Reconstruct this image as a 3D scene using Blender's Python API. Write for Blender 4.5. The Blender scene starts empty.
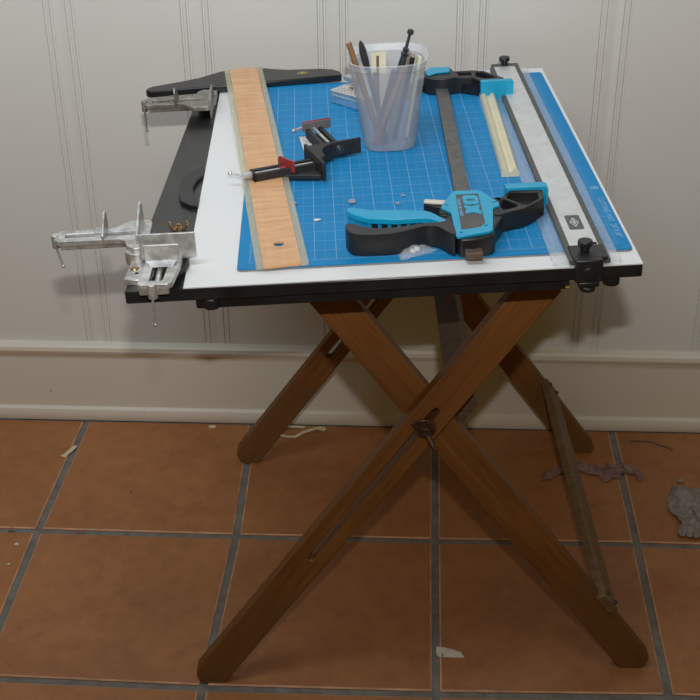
import bpy, bmesh, math, random
from mathutils import Vector, Matrix
random.seed(7)
C = bpy.context.scene.collection
S = bpy.context.scene
PI = math.pi
def rad(d): return d*PI/180

# ------------------------------------------------------------------ camera
F, PITCH, YAW, ROLL = 1269.89, 0.5391, -0.0539, -0.0100
cy, sy, cp, sp = math.cos(YAW), math.sin(YAW), math.cos(PITCH), math.sin(PITCH)
fw = Vector((sy*cp, cy*cp, -sp)); rt = Vector((cy, -sy, 0)); up = rt.cross(fw)
cr, sr = math.cos(ROLL), math.sin(ROLL)
rt, up = cr*rt + sr*up, -sr*rt + cr*up
cam = bpy.data.objects.new('camera', bpy.data.cameras.new('camera')); C.objects.link(cam)
cam.data.sensor_width = 36; cam.data.lens = F/700*36; cam.data.clip_start = 0.02
m = Matrix((rt, up, -fw)).transposed().to_4x4(); m.translation = Vector((0.5945, -1.5831, 1.3015))
cam.matrix_world = m
S.camera = cam

# ------------------------------------------------------------------ light
S.view_settings.view_transform = 'Standard'; S.view_settings.look = 'None'
S.view_settings.gamma = 1; S.view_settings.use_curve_mapping = False
S.view_settings.exposure = 0.06
W = bpy.data.worlds.new('world'); S.world = W; W.use_nodes = True
W.node_tree.nodes['Background'].inputs[0].default_value = (1.0, 0.75, 0.28, 1)
W.node_tree.nodes['Background'].inputs[1].default_value = 0.12
def area(name, loc, target, size, power, col):
    l = bpy.data.lights.new(name, 'AREA'); l.shape = 'DISK' if not isinstance(size, tuple) else 'RECTANGLE'
    if isinstance(size, tuple): l.size, l.size_y = size
    else: l.size = size
    l.energy = power; l.color = col
    o = bpy.data.objects.new(name, l); C.objects.link(o); o.location = loc
    o.rotation_euler = (Vector(target)-Vector(loc)).to_track_quat('-Z', 'Y').to_euler()
    return o
area('camera_flash', (0.612, -1.60, 1.475), (0.30, 0.33, 2.75), 0.045, 24, (1.0, 0.98, 0.95))
area('cool_fill', (0.10, -0.80, 2.25), (0.05, 0.33, 2.05), (1.2, 0.8), 31, (0.76, 0.87, 1.0))  # added unseen fill lamp: soft cool light from above to brighten the upper wall

# ------------------------------------------------------------------ materials
class N:
    def __init__(s, name):
        s.m = bpy.data.materials.new(name); s.m.use_nodes = True; s.t = s.m.node_tree
        s.b = s.t.nodes['Principled BSDF']; s.co = None
    def add(s, typ, **kw):
        n = s.t.nodes.new(typ)
        for k, v in kw.items(): setattr(n, k, v)
        return n
    def ln(s, a, b): s.t.links.new(a, b)
    def obj(s, scale=(1,1,1)):
        if s.co is None: s.co = s.add('ShaderNodeTexCoord')
        mp = s.add('ShaderNodeMapping'); mp.inputs['Scale'].default_value = scale
        s.ln(s.co.outputs['Object'], mp.inputs[0]); return mp.outputs[0]
    def noise(s, vec, scale, detail=4, rough=.55, dist=0):
        n = s.add('ShaderNodeTexNoise'); n.inputs['Scale'].default_value = scale
        n.inputs['Detail'].default_value = detail; n.inputs['Roughness'].default_value = rough
        n.inputs['Distortion'].default_value = dist; s.ln(vec, n.inputs['Vector']); return n.outputs['Fac']
    def math(s, op, a, b=None, c=None, clamp=False):
        n = s.add('ShaderNodeMath', operation=op); n.use_clamp = clamp
        for i, v in enumerate((a, b, c)):
            if v is None: continue
            if isinstance(v, (int, float)): n.inputs[i].default_value = v
            else: s.ln(v, n.inputs[i])
        return n.outputs[0]
    def ramp(s, fac, stops):
        n = s.add('ShaderNodeValToRGB'); e = n.color_ramp.elements
        while len(e) < len(stops): e.new(0.5)
        for k, (p, c) in zip(e, stops): k.position = p; k.color = (*c, 1) if len(c) == 3 else c
        s.ln(fac, n.inputs[0]); return n.outputs[0]
    def mix(s, fac, a, b, typ='MIX'):
        n = s.add('ShaderNodeMix', data_type='RGBA', blend_type=typ)
        for i, v in ((0, fac), (6, a), (7, b)):
            if isinstance(v, (int, float)): n.inputs[i].default_value = v
            elif isinstance(v, tuple): n.inputs[i].default_value = (*v, 1)
            else: s.ln(v, n.inputs[i])
        return n.outputs[2]
    def bump(s, h, strength=.3, dist=.001):
        n = s.add('ShaderNodeBump'); n.inputs['Strength'].default_value = strength
        n.inputs['Distance'].default_value = dist; s.ln(h, n.inputs['Height']); s.ln(n.outputs[0], s.b.inputs['Normal'])
    def col(s, v):
        if isinstance(v, tuple): s.b.inputs['Base Color'].default_value = (*v, 1)
        else: s.ln(v, s.b.inputs['Base Color'])
    def set(s, rough=None, metal=None, **kw):
        if rough is not None: s.b.inputs['Roughness'].default_value = rough
        if metal is not None: s.b.inputs['Metallic'].default_value = metal
        for k, v in kw.items(): s.b.inputs[k.replace('_', ' ')].default_value = v

def plain(name, c, rough=.5, metal=0, var=.12, scale=60, bump=.1, **kw):
    n = N(name); f = n.noise(n.obj(), scale)
    d = tuple(x*(1-var) for x in c); l = tuple(min(1, x*(1+var)) for x in c)
    n.col(n.ramp(f, [(.3, d), (.7, l)])); n.set(rough, metal, **kw)
    if bump: n.bump(n.noise(n.obj(), scale*6), bump, .0005)
    return n.m
def wood(name, dark, light, rough=.45, sc=1.0, worn=None, foot=None):
    n = N(name); v = n.obj((3*sc, 45*sc, 45*sc))
    f = n.noise(v, 1.6, 6, .6, .6); g = n.noise(n.obj((12*sc, 260*sc, 260*sc)), 1.2, 3)
    c = n.ramp(f, [(.25, dark), (.75, light)])
    c = n.mix(n.math('MULTIPLY', n.ramp(g, [(.5, (0,0,0)), (.75, (1,1,1))]), .5), c, tuple(x*.45 for x in dark))
    if worn:
        wv = n.noise(n.obj(), 9, 5, .65)
        c = n.mix(n.ramp(wv, [(.58, (0,0,0)), (.72, (.6,.6,.6))]), c, worn)
    if foot:
        sx = n.add('ShaderNodeSeparateXYZ'); n.ln(n.obj(), sx.inputs[0])
        e = n.math('ADD', sx.outputs[0], n.math('MULTIPLY', f, .05))
        c = n.mix(n.ramp(e, [(.205, (.5,.5,.5)), (.25, (0,0,0))]), c, foot)
    n.col(c); n.set(rough, Specular_IOR_Level=.3); n.bump(g, .12, .0006); return n.m

def tile_mat():
    n = N('terracotta'); at = n.add('ShaderNodeAttribute', attribute_name='tile_tone')
    f = n.noise(n.obj(), 5, 6, .6, .4); g = n.noise(n.obj(), 38, 5, .7); st = n.noise(n.obj((1, 1, 1)), 14, 6, .62, .3)
    c = n.ramp(f, [(.25, (.26, .090, .028)), (.5, (.36, .142, .046)), (.75, (.45, .190, .066))])
    c = n.mix(.35, c, n.ramp(g, [(.35, (.24, .090, .03)), (.65, (.44, .190, .068))]))
    c = n.mix(n.ramp(st, [(.66, (0,0,0)), (.76, (.55,.55,.55))]), c, (.11, .055, .028))
    c = n.mix(.8, c, n.mix(at.outputs['Fac'], (.82, .80, .78), (1.0, .98, .95)), 'MULTIPLY')
    sp_ = n.noise(n.obj(), 95, 2, .5); c = n.mix(n.ramp(sp_, [(.77, (0,0,0)), (.79, (1,1,1))]), c, (.05, .03, .02))
    n.col(c); n.set(.52); n.bump(n.noise(n.obj(), 26, 6), .25, .003); return n.m
def wall_mat(name, base, dirt):
    n = N(name); f = n.noise(n.obj(), 3, 5); g = n.noise(n.obj((1, 1, 1)), 48, 3, .6)
    c = n.ramp(f, [(.3, tuple(x*.965 for x in base)), (.7, base)])
    c = n.mix(n.ramp(g, [(.735, (0,0,0)), (.76, (.55,.55,.55))]), c, dirt)
    n.col(c); n.set(.42); n.bump(n.noise(n.obj(), 130, 4), .12, .0012); return n.m
def mat_blue():
    n = N('blue_cutting_mat'); sx = n.add('ShaderNodeSeparateXYZ'); n.ln(n.obj(), sx.inputs[0])
    X, Y = sx.outputs[0], sx.outputs[1]
    def lines(c, off, pitch, wd):
        q = n.math('DIVIDE', n.math('SUBTRACT', c, off), pitch)
        d = n.math('ABSOLUTE', n.math('SUBTRACT', n.math('FRACT', n.math('ADD', q, .5)), .5))
        return n.math('LESS_THAN', d, wd/pitch/2)
    def rng(c, a, b): return n.math('MULTIPLY', n.math('GREATER_THAN', c, a), n.math('LESS_THAN', c, b))
    ins = n.math('MULTIPLY', rng(X, .0121, .4079), rng(Y, .0121, .5819))
    fine = n.math('MAXIMUM', lines(X, .0125, .01166, .0005), n.math('MULTIPLY', lines(Y, .0125, .01186, .0005), .6))
    strong = n.math('MAXIMUM', lines(X, .0125, .02332, .0009), n.math('MULTIPLY', lines(Y, .0125, .02372, .0009), .8))
    tick = n.math('MULTIPLY', lines(X, .0125, .00291, .0005), rng(Y, .0125, .0165))
    tick2 = n.math('MULTIPLY', lines(Y, .0125, .00297, .0005), n.math('ADD', rng(X, .0125, .0165), rng(X, .4035, .4078)))
    k = n.math('MULTIPLY', ins, n.math('ADD', n.math('MULTIPLY', fine, .13), n.math('MULTIPLY', n.math('MAXIMUM', strong, n.math('MAXIMUM', tick, tick2)), .22)), clamp=True)
    f = n.noise(n.obj(), 10, 5); base = n.ramp(f, [(.3, (.006, .20, .46)), (.7, (.010, .24, .52))])
    w = n.noise(n.obj(), 55, 5, .7); base = n.mix(n.ramp(w, [(.5, (0,0,0)), (.8, (.22,.22,.22))]), base, (.10, .28, .50))
    n.col(n.mix(k, base, (.52, .62, .74))); n.set(.55, Specular_IOR_Level=.2); n.bump(n.noise(n.obj(), 500, 3), .08, .0004); return n.m
def sheet_mat():
    n = N('white_laminate'); g = n.noise(n.obj(), 22, 5, .65); f = n.noise(n.obj(), 3, 4)
    c = n.ramp(f, [(.3, (.74, .745, .74)), (.7, (.79, .795, .785))])
    c = n.mix(n.ramp(g, [(.69, (0,0,0)), (.76, (.35,.35,.35))]), c, (.42, .38, .33)); n.col(c); n.set(.38); return n.m
def plank_mat():   # cross-grained maple blade
    n = N('maple_blade'); v = n.obj((60, 5, 60)); v2 = n.obj((14, 95, 10))
    f = n.noise(v, 1.2, 5, .6, .5); g = n.noise(v2, 1.4, 5, .6, .8)
    c = n.mix(.6, n.ramp(f, [(.3, (.58, .30, .14)), (.7, (.74, .43, .22))]), n.ramp(g, [(.32, (.54, .26, .11)), (.7, (.80, .49, .26))]))
    n.col(c); n.set(.4); return n.m
def tarnish(name, a, b, rough=.38, metal=.9, sc=40):
    n = N(name); f = n.noise(n.obj(), sc, 6, .65)
    n.col(n.ramp(f, [(.35, a), (.62, b)])); n.set(rough, metal); n.bump(n.noise(n.obj(), sc*5), .2, .0008); return n.m
def clear(name, c, rough, trans, ior=1.3, alpha=1.0):
    n = N(name); n.col(c); n.set(rough, 0, IOR=ior, Alpha=alpha); n.b.inputs['Transmission Weight'].default_value = trans
    return n.m
def frosted(name, c, alpha):
    n = N(name); g = n.noise(n.obj((1,1,.4)), 30, 3); n.col(c); n.set(.35)
    n.ln(n.ramp(g, [(.3, (alpha*.9,)*3), (.7, (min(1, alpha*1.1),)*3)]), n.b.inputs['Alpha']); return n.m

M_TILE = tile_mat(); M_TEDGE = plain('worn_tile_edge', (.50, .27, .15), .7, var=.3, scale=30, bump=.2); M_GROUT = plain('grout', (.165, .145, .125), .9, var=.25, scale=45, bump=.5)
M_WALL = wall_mat('painted_panelling', (.65, .632, .585), (.30, .26, .21)); M_BASE = wall_mat('painted_baseboard', (.64, .580, .485), (.22, .18, .13))
M_BLUE = mat_blue(); M_SHEET = sheet_mat(); M_MATEDGE = plain('mat_core_grey', (.23, .23, .22), .6)
M_BLACK = plain('black_painted_board', (.014, .014, .015), .30, var=.4, scale=35, bump=.12)
M_BLACK2 = plain('satin_black_plastic', (.012, .012, .013), .42, var=.2, scale=50, bump=.05)
M_BLACK3 = plain('matte_black_casting', (.019, .018, .018), .55, var=.25, scale=90, bump=.25)
M_DGREY = plain('dark_grey_strip', (.085, .082, .078), .55, var=.2)
M_LEG = wood('varnished_leg_wood', (.125, .046, .012), (.235, .096, .024), .5, worn=(.12, .070, .035), foot=(.125, .066, .022))
M_STAY = wood('olive_brown_wood', (.11, .065, .028), (.22, .13, .06), .5)
M_BRACE = wood('weathered_dark_wood', (.085, .052, .030), (.15, .095, .055), .6)
M_PALE = plain('pale_moulding_wood', (.66, .60, .43), .5, var=.07, scale=25, bump=.05)
M_MAPLE = plank_mat()
M_EDGE = clear('amber_clear_plastic', (.80, .74, .52), .18, .55, 1.35, .55)
M_ALU = tarnish('brushed_aluminium_strip', (.60, .61, .60), (.70, .71, .70), .42, .35, 60)
M_CLEAR = clear('clear_acrylic', (.93, .96, 1.0), .08, .8, 1.3, .36)
M_ALLOY = tarnish('cast_alloy', (.36, .34, .31), (.68, .68, .67), .40, .6, 55)
M_ALLOYD = tarnish('tarnished_alloy', (.16, .15, .12), (.34, .32, .28), .42, .5, 50)
M_STEEL = tarnish('zinc_steel', (.45, .46, .47), (.72, .73, .74), .28, .6, 80)
M_BRASS = tarnish('aged_brass', (.30, .18, .08), (.55, .38, .20), .35, .9, 120)
M_BRONZE = tarnish('bronze_wingnut', (.10, .055, .035), (.20, .12, .08), .42, .8, 120)
M_BAR = tarnish('dark_steel_bar', (.115, .113, .110), (.17, .167, .163), .5, .55, 90)
M_RUST = tarnish('rusty_steel', (.16, .075, .035), (.12, .11, .10), .6, .4, 130)
M_TEAL = plain('cyan_blue_plastic', (.006, .34, .56), .36, var=.06, scale=30, bump=.03)
M_TEALD = plain('cyan_blue_rubber', (.005, .29, .55), .55, var=.06, scale=30, bump=.03)
M_RED = plain('red_plastic', (.32, .035, .038), .4, var=.1)
M_GREYPAD = plain('grey_pad', (.14, .125, .125), .5)
M_CUP = frosted('frosted_polypropylene', (.47, .49, .55), .53); M_RIM = frosted('frosted_rim', (.74, .77, .82), .48)
M_CREAM = plain('cream_card', (.74, .70, .50), .7); M_PENCIL = plain('tan_pencil_paint', (.33, .16, .07), .45)
M_BROWN = plain('brown_wood_stick', (.20, .11, .07), .6); M_LBROWN = plain('beige_wood_handle', (.36, .30, .23), .55)
M_DKMETAL = plain('dark_knife_metal', (.09, .10, .11), .3, .7); M_CHROME = tarnish('chrome', (.62, .64, .66), (.80, .81, .82), .24, .85, 30)
M_BONE = plain('ivory_plastic', (.66, .60, .48), .45); M_YELLOW = plain('yellow_chipped_paint', (.55, .36, .05), .6)
M_PAPER = plain('off_white_paper', (.70, .66, .60), .8); M_FLOORPAPER = plain('beige_scrap', (.55, .46, .37), .8)
M_SHAVE = plain('pale_wood_shaving', (.62, .52, .34), .7); M_LINT = plain('grey_lint', (.36, .34, .36), 1)
M_CLOTH = plain('grey_woven_cloth', (.25, .215, .19), .95, var=.3, scale=160, bump=.6); M_RAG = plain('dusty_pink_rag', (.22, .125, .11), .95, var=.25, scale=90, bump=.6)
M_WIRE = plain('dark_wire', (.04, .03, .025), .5); M_GOLD = plain('gold_print', (.42, .34, .10), .4); M_PRINT = plain('pale_blue_print', (.24, .42, .62), .6)
M_LOGO = plain('charcoal_label', (.075, .085, .09), .45); M_SILVERPRINT = plain('silver_print', (.50, .50, .48), .5); M_INK = plain('black_ink', (.02, .02, .02), .6)
M_BAG = clear('clear_bag_film', (.92, .93, .95), .15, .5, 1.2, .35); M_WHITE = plain('white_plastic', (.75, .76, .78), .4)

# ------------------------------------------------------------------ mesh helpers
def box(bm, a, b, mtx=None):
    a, b = Vector(a), Vector(b); r = bmesh.ops.create_cube(bm, size=1)['verts']
    mm = Matrix.Translation((a+b)/2) @ Matrix.Diagonal((*[abs(x) for x in (b-a)], 1))
    bmesh.ops.transform(bm, matrix=(mtx @ mm) if mtx else mm, verts=r); return r
def cyl(bm, p0, p1, r, r2=None, seg=20):
    p0, p1 = Vector(p0), Vector(p1); d = p1-p0
    v = bmesh.ops.create_cone(bm, cap_ends=True, segments=seg, radius1=r, radius2=r if r2 is None else r2, depth=d.length)['verts']
    bmesh.ops.transform(bm, matrix=Matrix.Translation((p0+p1)/2) @ d.to_track_quat('Z', 'Y').to_matrix().to_4x4(), verts=v); return v
def ball(bm, p, r, sc=(1,1,1), seg=14):
    v = bmesh.ops.create_uvsphere(bm, u_segments=seg, v_segments=seg//2+2, radius=r)['verts']
    bmesh.ops.transform(bm, matrix=Matrix.Translation(p) @ Matrix.Diagonal((*sc, 1)), verts=v); return v
def plate(bm, outline, z0, z1, holes=(), mtx=None):
    edges = []; vs = []
    for lp in [outline, *holes]:
        v = [bm.verts.new((p[0], p[1], z0)) for p in lp]; vs += v
        edges += [bm.edges.new((v[i], v[(i+1) % len(v)])) for i in range(len(v))]
    g = bmesh.ops.triangle_fill(bm, edges=edges, use_beauty=True)
    fs = [x for x in g['geom'] if isinstance(x, bmesh.types.BMFace)]
    bmesh.ops.recalc_face_normals(bm, faces=fs)
    ext = bmesh.ops.extrude_face_region(bm, geom=fs)['geom']
    nv = [x for x in ext if isinstance(x, bmesh.types.BMVert)]
    for v in nv: v.co.z = z1
    if mtx is not None: bmesh.ops.transform(bm, matrix=mtx, verts=vs+nv)
    return vs+nv
def tube(bm, pts, r, seg=8, taper=None):
    pts = [Vector(p) for p in pts]; rings = []
    for i, p in enumerate(pts):
        d = (pts[min(i+1, len(pts)-1)]-pts[max(i-1, 0)]).normalized()
        a = d.orthogonal().normalized() if i == 0 else (pa - d*pa.dot(d)).normalized()
        pa = a; b = d.cross(a); rr = r if taper is None else r*taper[i]
        rings.append([bm.verts.new(p+(a*math.cos(2*PI*k/seg)+b*math.sin(2*PI*k/seg))*rr) for k in range(seg)])
    for q, w in zip(rings, rings[1:]):
        for k in range(seg): bm.faces.new((q[k], q[(k+1) % seg], w[(k+1) % seg], w[k]))
    bm.faces.new(rings[0][::-1]); bm.faces.new(rings[-1])
def prism(bm, profile, axis_pts):   # profile in (y,z), extruded along x between two x values
    x0, x1 = axis_pts; a = [bm.verts.new((x0, y, z)) for y, z in profile]; b = [bm.verts.new((x1, y, z)) for y, z in profile]
    k = len(profile)
    for i in range(k): bm.faces.new((a[i], a[(i+1) % k], b[(i+1) % k], b[i]))
    bm.faces.new(a[::-1]); bm.faces.new(b)
def circ(c, r, n=20, ry=None): return [(c[0]+r*math.cos(2*PI*k/n), c[1]+(ry or r)*math.sin(2*PI*k/n)) for k in range(n)]
def rrect(x0, y0, x1, y1, r, n=5):
    out = []
    for cx_, cy_, a in ((x1-r, y1-r, 0), (x0+r, y1-r, 90), (x0+r, y0+r, 180), (x1-r, y0+r, 270)):
        out += [(cx_+r*math.cos(rad(a+90*k/n)), cy_+r*math.sin(rad(a+90*k/n))) for k in range(n+1)]
    return out
def stadium(x0, x1, y, r, n=8):
    return [(x1+r*math.cos(rad(-90+180*k/n)), y+r*math.sin(rad(-90+180*k/n))) for k in range(n+1)] + \
           [(x0+r*math.cos(rad(90+180*k/n)), y+r*math.sin(rad(90+180*k/n))) for k in range(n+1)]
def smooth_loop(pts, it=2):
    for _ in range(it):
        q = []
        for i, p in enumerate(pts):
            n = pts[(i+1) % len(pts)]
            q += [(p[0]*.75+n[0]*.25, p[1]*.75+n[1]*.25), (p[0]*.25+n[0]*.75, p[1]*.25+n[1]*.75)]
        pts = q
    return pts
def link(name, bm, mat, parent=None, bevel=0, off=None, angle=35, seg=2, mats=None):
    if off is not None: bmesh.ops.translate(bm, vec=-Vector(off), verts=bm.verts)
    bmesh.ops.recalc_face_normals(bm, faces=bm.faces)
    me = bpy.data.meshes.new(name); bm.to_mesh(me); bm.free()
    for mt in (mats or [mat]): me.materials.append(mt)
    for p in me.polygons: p.use_smooth = True
    me.set_sharp_from_angle(angle=rad(angle))
    o = bpy.data.objects.new(name, me); C.objects.link(o)
    if parent: o.parent = parent
    if bevel:
        b = o.modifiers.new('bevel', 'BEVEL'); b.width = bevel; b.segments = seg; b.limit_method = 'ANGLE'; b.angle_limit = rad(40)
        b.harden_normals = False
    return o
def nb(): return bmesh.new()
def tag(o, label, cat, group=None, kind=None):
    o['label'] = label; o['category'] = cat
    if group: o['group'] = group
    if kind: o['kind'] = kind
    return o
def struct(o): o['kind'] = 'structure'; return o
def text_mesh(name, body, size, mat, parent, mtx, extrude=.0002, space=1.0):
    cu = bpy.data.curves.new(name, 'FONT'); cu.body = body; cu.size = size; cu.extrude = extrude
    cu.align_x = 'CENTER'; cu.align_y = 'CENTER'; cu.space_character = space
    t = bpy.data.objects.new(name, cu); C.objects.link(t); bpy.context.view_layer.update()
    me = bpy.data.meshes.new_from_object(t.evaluated_get(bpy.context.evaluated_depsgraph_get()))
    bpy.data.objects.remove(t); me.name = name; me.materials.clear(); me.materials.append(mat)
    o = bpy.data.objects.new(name, me); C.objects.link(o); o.parent = parent; o.matrix_local = mtx; return o

# drawing board frame: u to the right, v away, w up from the top of the cutting mat
BO = Vector((0.4116, -0.3941, 0.6860))
BM = Matrix(((0.9959780507544378, -0.08280068646799262, -0.03423110772118806),
             (0.08310241379382564, 0.9965129001031909, 0.0074852354383563545),
             (0.033491957796315384, -0.010299817879799392, 0.999385912705704)))
def bplace(o, p, ang=0, tilt=None):
    mm = BM.to_4x4(); mm.translation = BO + BM @ Vector(p)
    mm = mm @ Matrix.Rotation(ang, 4, 'Z')
    if tilt is not None: mm = mm @ tilt
    o.matrix_world = mm; return o
def bthing(name, label, cat, p, ang=0, group=None, tilt=None):
    o = bpy.data.objects.new(name, None); C.objects.link(o); o.empty_display_size = .02
    bplace(o, p, ang, tilt); return tag(o, label, cat, group)
def thing(name, label, cat, loc=(0,0,0), rz=0, group=None):
    o = bpy.data.objects.new(name, None); C.objects.link(o); o.location = loc; o.rotation_euler = (0,0,rz); o.empty_display_size = .02
    return tag(o, label, cat, group)

# ================================================================== STRUCTURE
# floor: terracotta tiles in grout
nodes = {(0,0): (.0002,.0041), (1,0): (.3227,.002), (2,0): (.6417,.003), (3,0): (.9614,.0066), (1,-1): (.3177,-.3263), (2,-1): (.6402,-.325),
         (3,-1): (.9585,-.3182), (0,1): (.0073,.3255), (1,1): (.3130,.3258), (2,1): (.6444,.3262), (3,1): (.9614,.3270)}
def node(i, j): return nodes.get((i, j), (i*.3203+.001, j*.3235+.0035))
bm = nb(); lay = None
box(bm, (-2.2, -3.0, -.03), (3.2, .40, -.0030))
for f in bm.faces: f.material_index = 1
tones = []
for i in range(-6, 9):
    for j in range(-9, 1):
        a, b, c, d = node(i,j), node(i+1,j), node(i+1,j+1), node(i,j+1); g = .0058
        q = [(a[0]+g, a[1]+g), (b[0]-g, b[1]+g), (c[0]-g, c[1]-g), (d[0]+g, d[1]-g)]
        e = .0022
        lo = [bm.verts.new((x, y, -.004)) for x, y in q]
        md = [bm.verts.new((x, y, -.0016)) for x, y in q]
        s4 = ((1,1),(-1,1),(-1,-1),(1,-1))
        hi = [bm.verts.new((x+s[0]*e, y+s[1]*e, 0)) for (x, y), s in zip(q, s4)]
        fs = []
        for k in range(4):
            fs.append(bm.faces.new((lo[k], lo[(k+1)%4], md[(k+1)%4], md[k]))); fs.append(bm.faces.new((md[k], md[(k+1)%4], hi[(k+1)%4], hi[k])))
        fs.append(bm.faces.new(hi)); t = random.random()
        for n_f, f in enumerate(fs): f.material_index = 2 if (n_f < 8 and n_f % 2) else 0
        tones.append((len(bm.faces)-9, len(bm.faces), t))
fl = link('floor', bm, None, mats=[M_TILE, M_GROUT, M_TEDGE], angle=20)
at = fl.data.attributes.new('tile_tone', 'FLOAT', 'FACE')
for a, b, t in tones:
    for k in range(a, b): at.data[k].value = t
struct(fl)
# wall with beaded board joints
WY = .333
bm = nb(); prof = [(-2.2, WY)]
def dip(x, w, d): return [(x-w/2, WY), (x-w*.18, WY+d), (x+w*.18, WY+d), (x+w/2, WY)]
for k in range(-9, 13):
    x = .0445+.2125*k+{0: .0035, 1: .0025}.get(k, 0) if k != 4 else .8985
    for dx in (-.0215, -.0125): prof += dip(x+dx, .0048, .0030)
    prof += [(x-.008, WY), (x-.004, WY+.0012), (x+.004, WY+.0012), (x+.008, WY)]
    for dx in (.0125, .0215): prof += dip(x+dx, .0048, .0030)
prof.append((3.2, WY))
a = [bm.verts.new((x, y, -.02)) for x, y in prof]; b = [bm.verts.new((x, y, 2.5)) for x, y in prof]
for i in range(len(prof)-1): bm.faces.new((a[i], a[i+1], b[i+1], b[i]))
a2 = bm.verts.new((3.2, WY+.06, -.02)); b2 = bm.verts.new((3.2, WY+.06, 2.5)); a1 = bm.verts.new((-2.2, WY+.06, -.02)); b1 = bm.verts.new((-2.2, WY+.06, 2.5))
bm.faces.new((a[-1], a2, b2, b[-1])); bm.faces.new((a2, a1, b1, b2)); bm.faces.new((a1, a[0], b[0], b1))
bm.faces.new((a1, a2, *a[::-1])); bm.faces.new((b1, *b, b2))
struct(link('wall_back', bm, M_WALL, angle=25))
bm = nb()
pr = [(WY+.002, 0), (.3225, 0), (.3205, .006), (.3205, .017), (.3225, .0235), (.3265, .0262), (.3285, .027), (.3285, .137), (.3262, .139), (.3222, .1415), (.3200, .148), (.3212, .155), (.3250, .1595), (WY+.002, .1625)]
prism(bm, pr, (-2.2, 3.2)); struct(link('baseboard_back', bm, M_BASE, angle=28))

# ================================================================== FOLDING TABLE
TO = Vector((.617, -.04, 0)); TH = rad(3.0)
tb = thing('folding_table', 'folding wooden table with crossed varnished legs and a black painted top', 'table', TO, TH)
def leg(name, pa, pb, yf, width, thick, ext0, ext1, slot=None, mat=M_LEG, label=None):
    # pa, pb: (x,z) centre-line points on the front face; the front face lies at y = yf
    a = Vector((pa[0], 0, pa[1])); b = Vector((pb[0], 0, pb[1])); d = (b-a).normalized()
    a2 = a-d*ext0; L = (b-a2).length+ext1; h = width/2
    out = [(0, -h*.30), (h*.35, -h*.85), (h*.7, -h), (L-.012, -h), (L, -h+.010), (L, h-.010), (L-.012, h), (h*.8, h), (h*.35, h*.8), (0, h*.35)]
    holes = []
    if slot:
        holes = [stadium(slot[0]+ext0, slot[1]+ext0, 0, slot[2])[::-1]]
    bm = nb(); plate(bm, out, -thick/2, thick/2, holes)
    o = link(name, bm, mat, tb, bevel=.0016)
    X = d; Z = Vector((0, -1, 0)); Y = Z.cross(X)
    mm = Matrix((X, Y, Z)).transposed().to_4x4(); mm.translation = Vector((a2.x, yf+thick/2, a2.z)); o.matrix_local = mm
    return o, a2, d, mm
LB, a2, dB, mB = leg('leg', (-.2683,.0617), (.1049,.6055), -.262, .0455, .019, .077, .035, slot=(.195, .470, .0046))
LA, *_ = leg('leg', (.2586,.0527), (-.1267,.5921), -.241, .0455, .019, .066, .050)
LC, *_ = leg('leg', (-.2600,.0492), (-.0640,.3212), .255, .0445, .019, .058, .40, slot=(.205, .47, .0050))
LD, *_ = leg('leg', (.2850,.0242), (.1720,.1815), .276, .0445, .019, .040, .55)
# wing nut and washer on the front leg
bm = nb(); c = Vector((-.0148, -.262, .4254))
cyl(bm, c, c+Vector((0,-.003,0)), .0135, seg=24); cyl(bm, c+Vector((0,-.003,0)), c+Vector((0,-.011,0)), .0085, .006, 18)
w = link('wing_nut', bm, M_BRONZE, tb, bevel=.0008); w['label'] = 'dark bronze wing nut on the front leg slot'
for s, dv in ((1, Vector((-.62, 0, .78))), (-1, Vector((.50, 0, -.86)))):
    bm = nb(); pts = [c+Vector((0,-.007,0)), c+dv*.010+Vector((0,-.010,0)), c+dv*.017+Vector((0,-.014,0)), c+dv*.025+Vector((0,-.016,0))]
    tube(bm, pts, .0042, 10, [1.2, .9, 1.0, .75]); link('wing', bm, M_BRONZE, w)
bm = nb(); cyl(bm, c+Vector((0,-.011,0)), c+Vector((0,-.0135,0)), .0035, seg=12); link('bolt', bm, M_DKMETAL, w)
bm = nb(); cyl(bm, c+Vector((0,-.001,0)), c+Vector((0,.048,0)), .0036, seg=12); link('pivot_bolt', bm, M_DKMETAL, tb)
bm = nb(); c2 = Vector((-.0133, .270, .425)); cyl(bm, c2+Vector((0,-.022,0)), c2+Vector((0,.030,0)), .0036, seg=12); link('pivot_bolt', bm, M_DKMETAL, tb)
# square brace rail at the crossings
bm = nb(); ang = math.atan2(.82, -.57)
plate(bm, [(.0545,.4265),(.0420,.4560),(.0145,.440),(.0275,.386)], 0, .470)
o = link('crossing_rail', bm, M_BRACE, tb, bevel=.0015); o['label'] = 'dark weathered wooden rail between the leg crossings'
mm = Matrix(((1,0,0),(0,0,1),(0,1,0))).to_4x4(); mm.translation = Vector((0, -.214, 0)); o.matrix_local = mm
# lower stretcher nailed on the upper edges of the right legs
bm = nb(); p0 = Vector((.2330, -.246, .1180)); p1 = Vector((.2260, .285, .1290)); hw = Vector((-.57, 0, .82))*.0185; tk = Vector((.82, 0, .57))*.0145
vs = []
for p, sh in ((p0, 0), (p1, 0)):
    for s, t in ((-1,0),(1,0),(1,1),(-1,1)): vs.append(bm.verts.new(p+hw*s+tk*t+Vector((0, 0, 0))))
for k in range(4): bm.faces.new((vs[k], vs[(k+1)%4], vs[4+(k+1)%4], vs[4+k]))
bm.faces.new(vs[:4][::-1]); bm.faces.new(vs[4:])
st = link('stretcher', bm, M_STAY, tb, bevel=.003); st['label'] = 'olive brown strut low between the two right legs'
for p, q in ((p0, .010), (p1, -.012)):
    for s in (-.55, .55):
        c = p+hw*s+tk*1.0+Vector((0, q, 0)); bm = nb(); cyl(bm, c-tk*.1, c+tk*.22, .0036, .0028, 12); link('bolt', bm, M_BLACK3, st)
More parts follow.
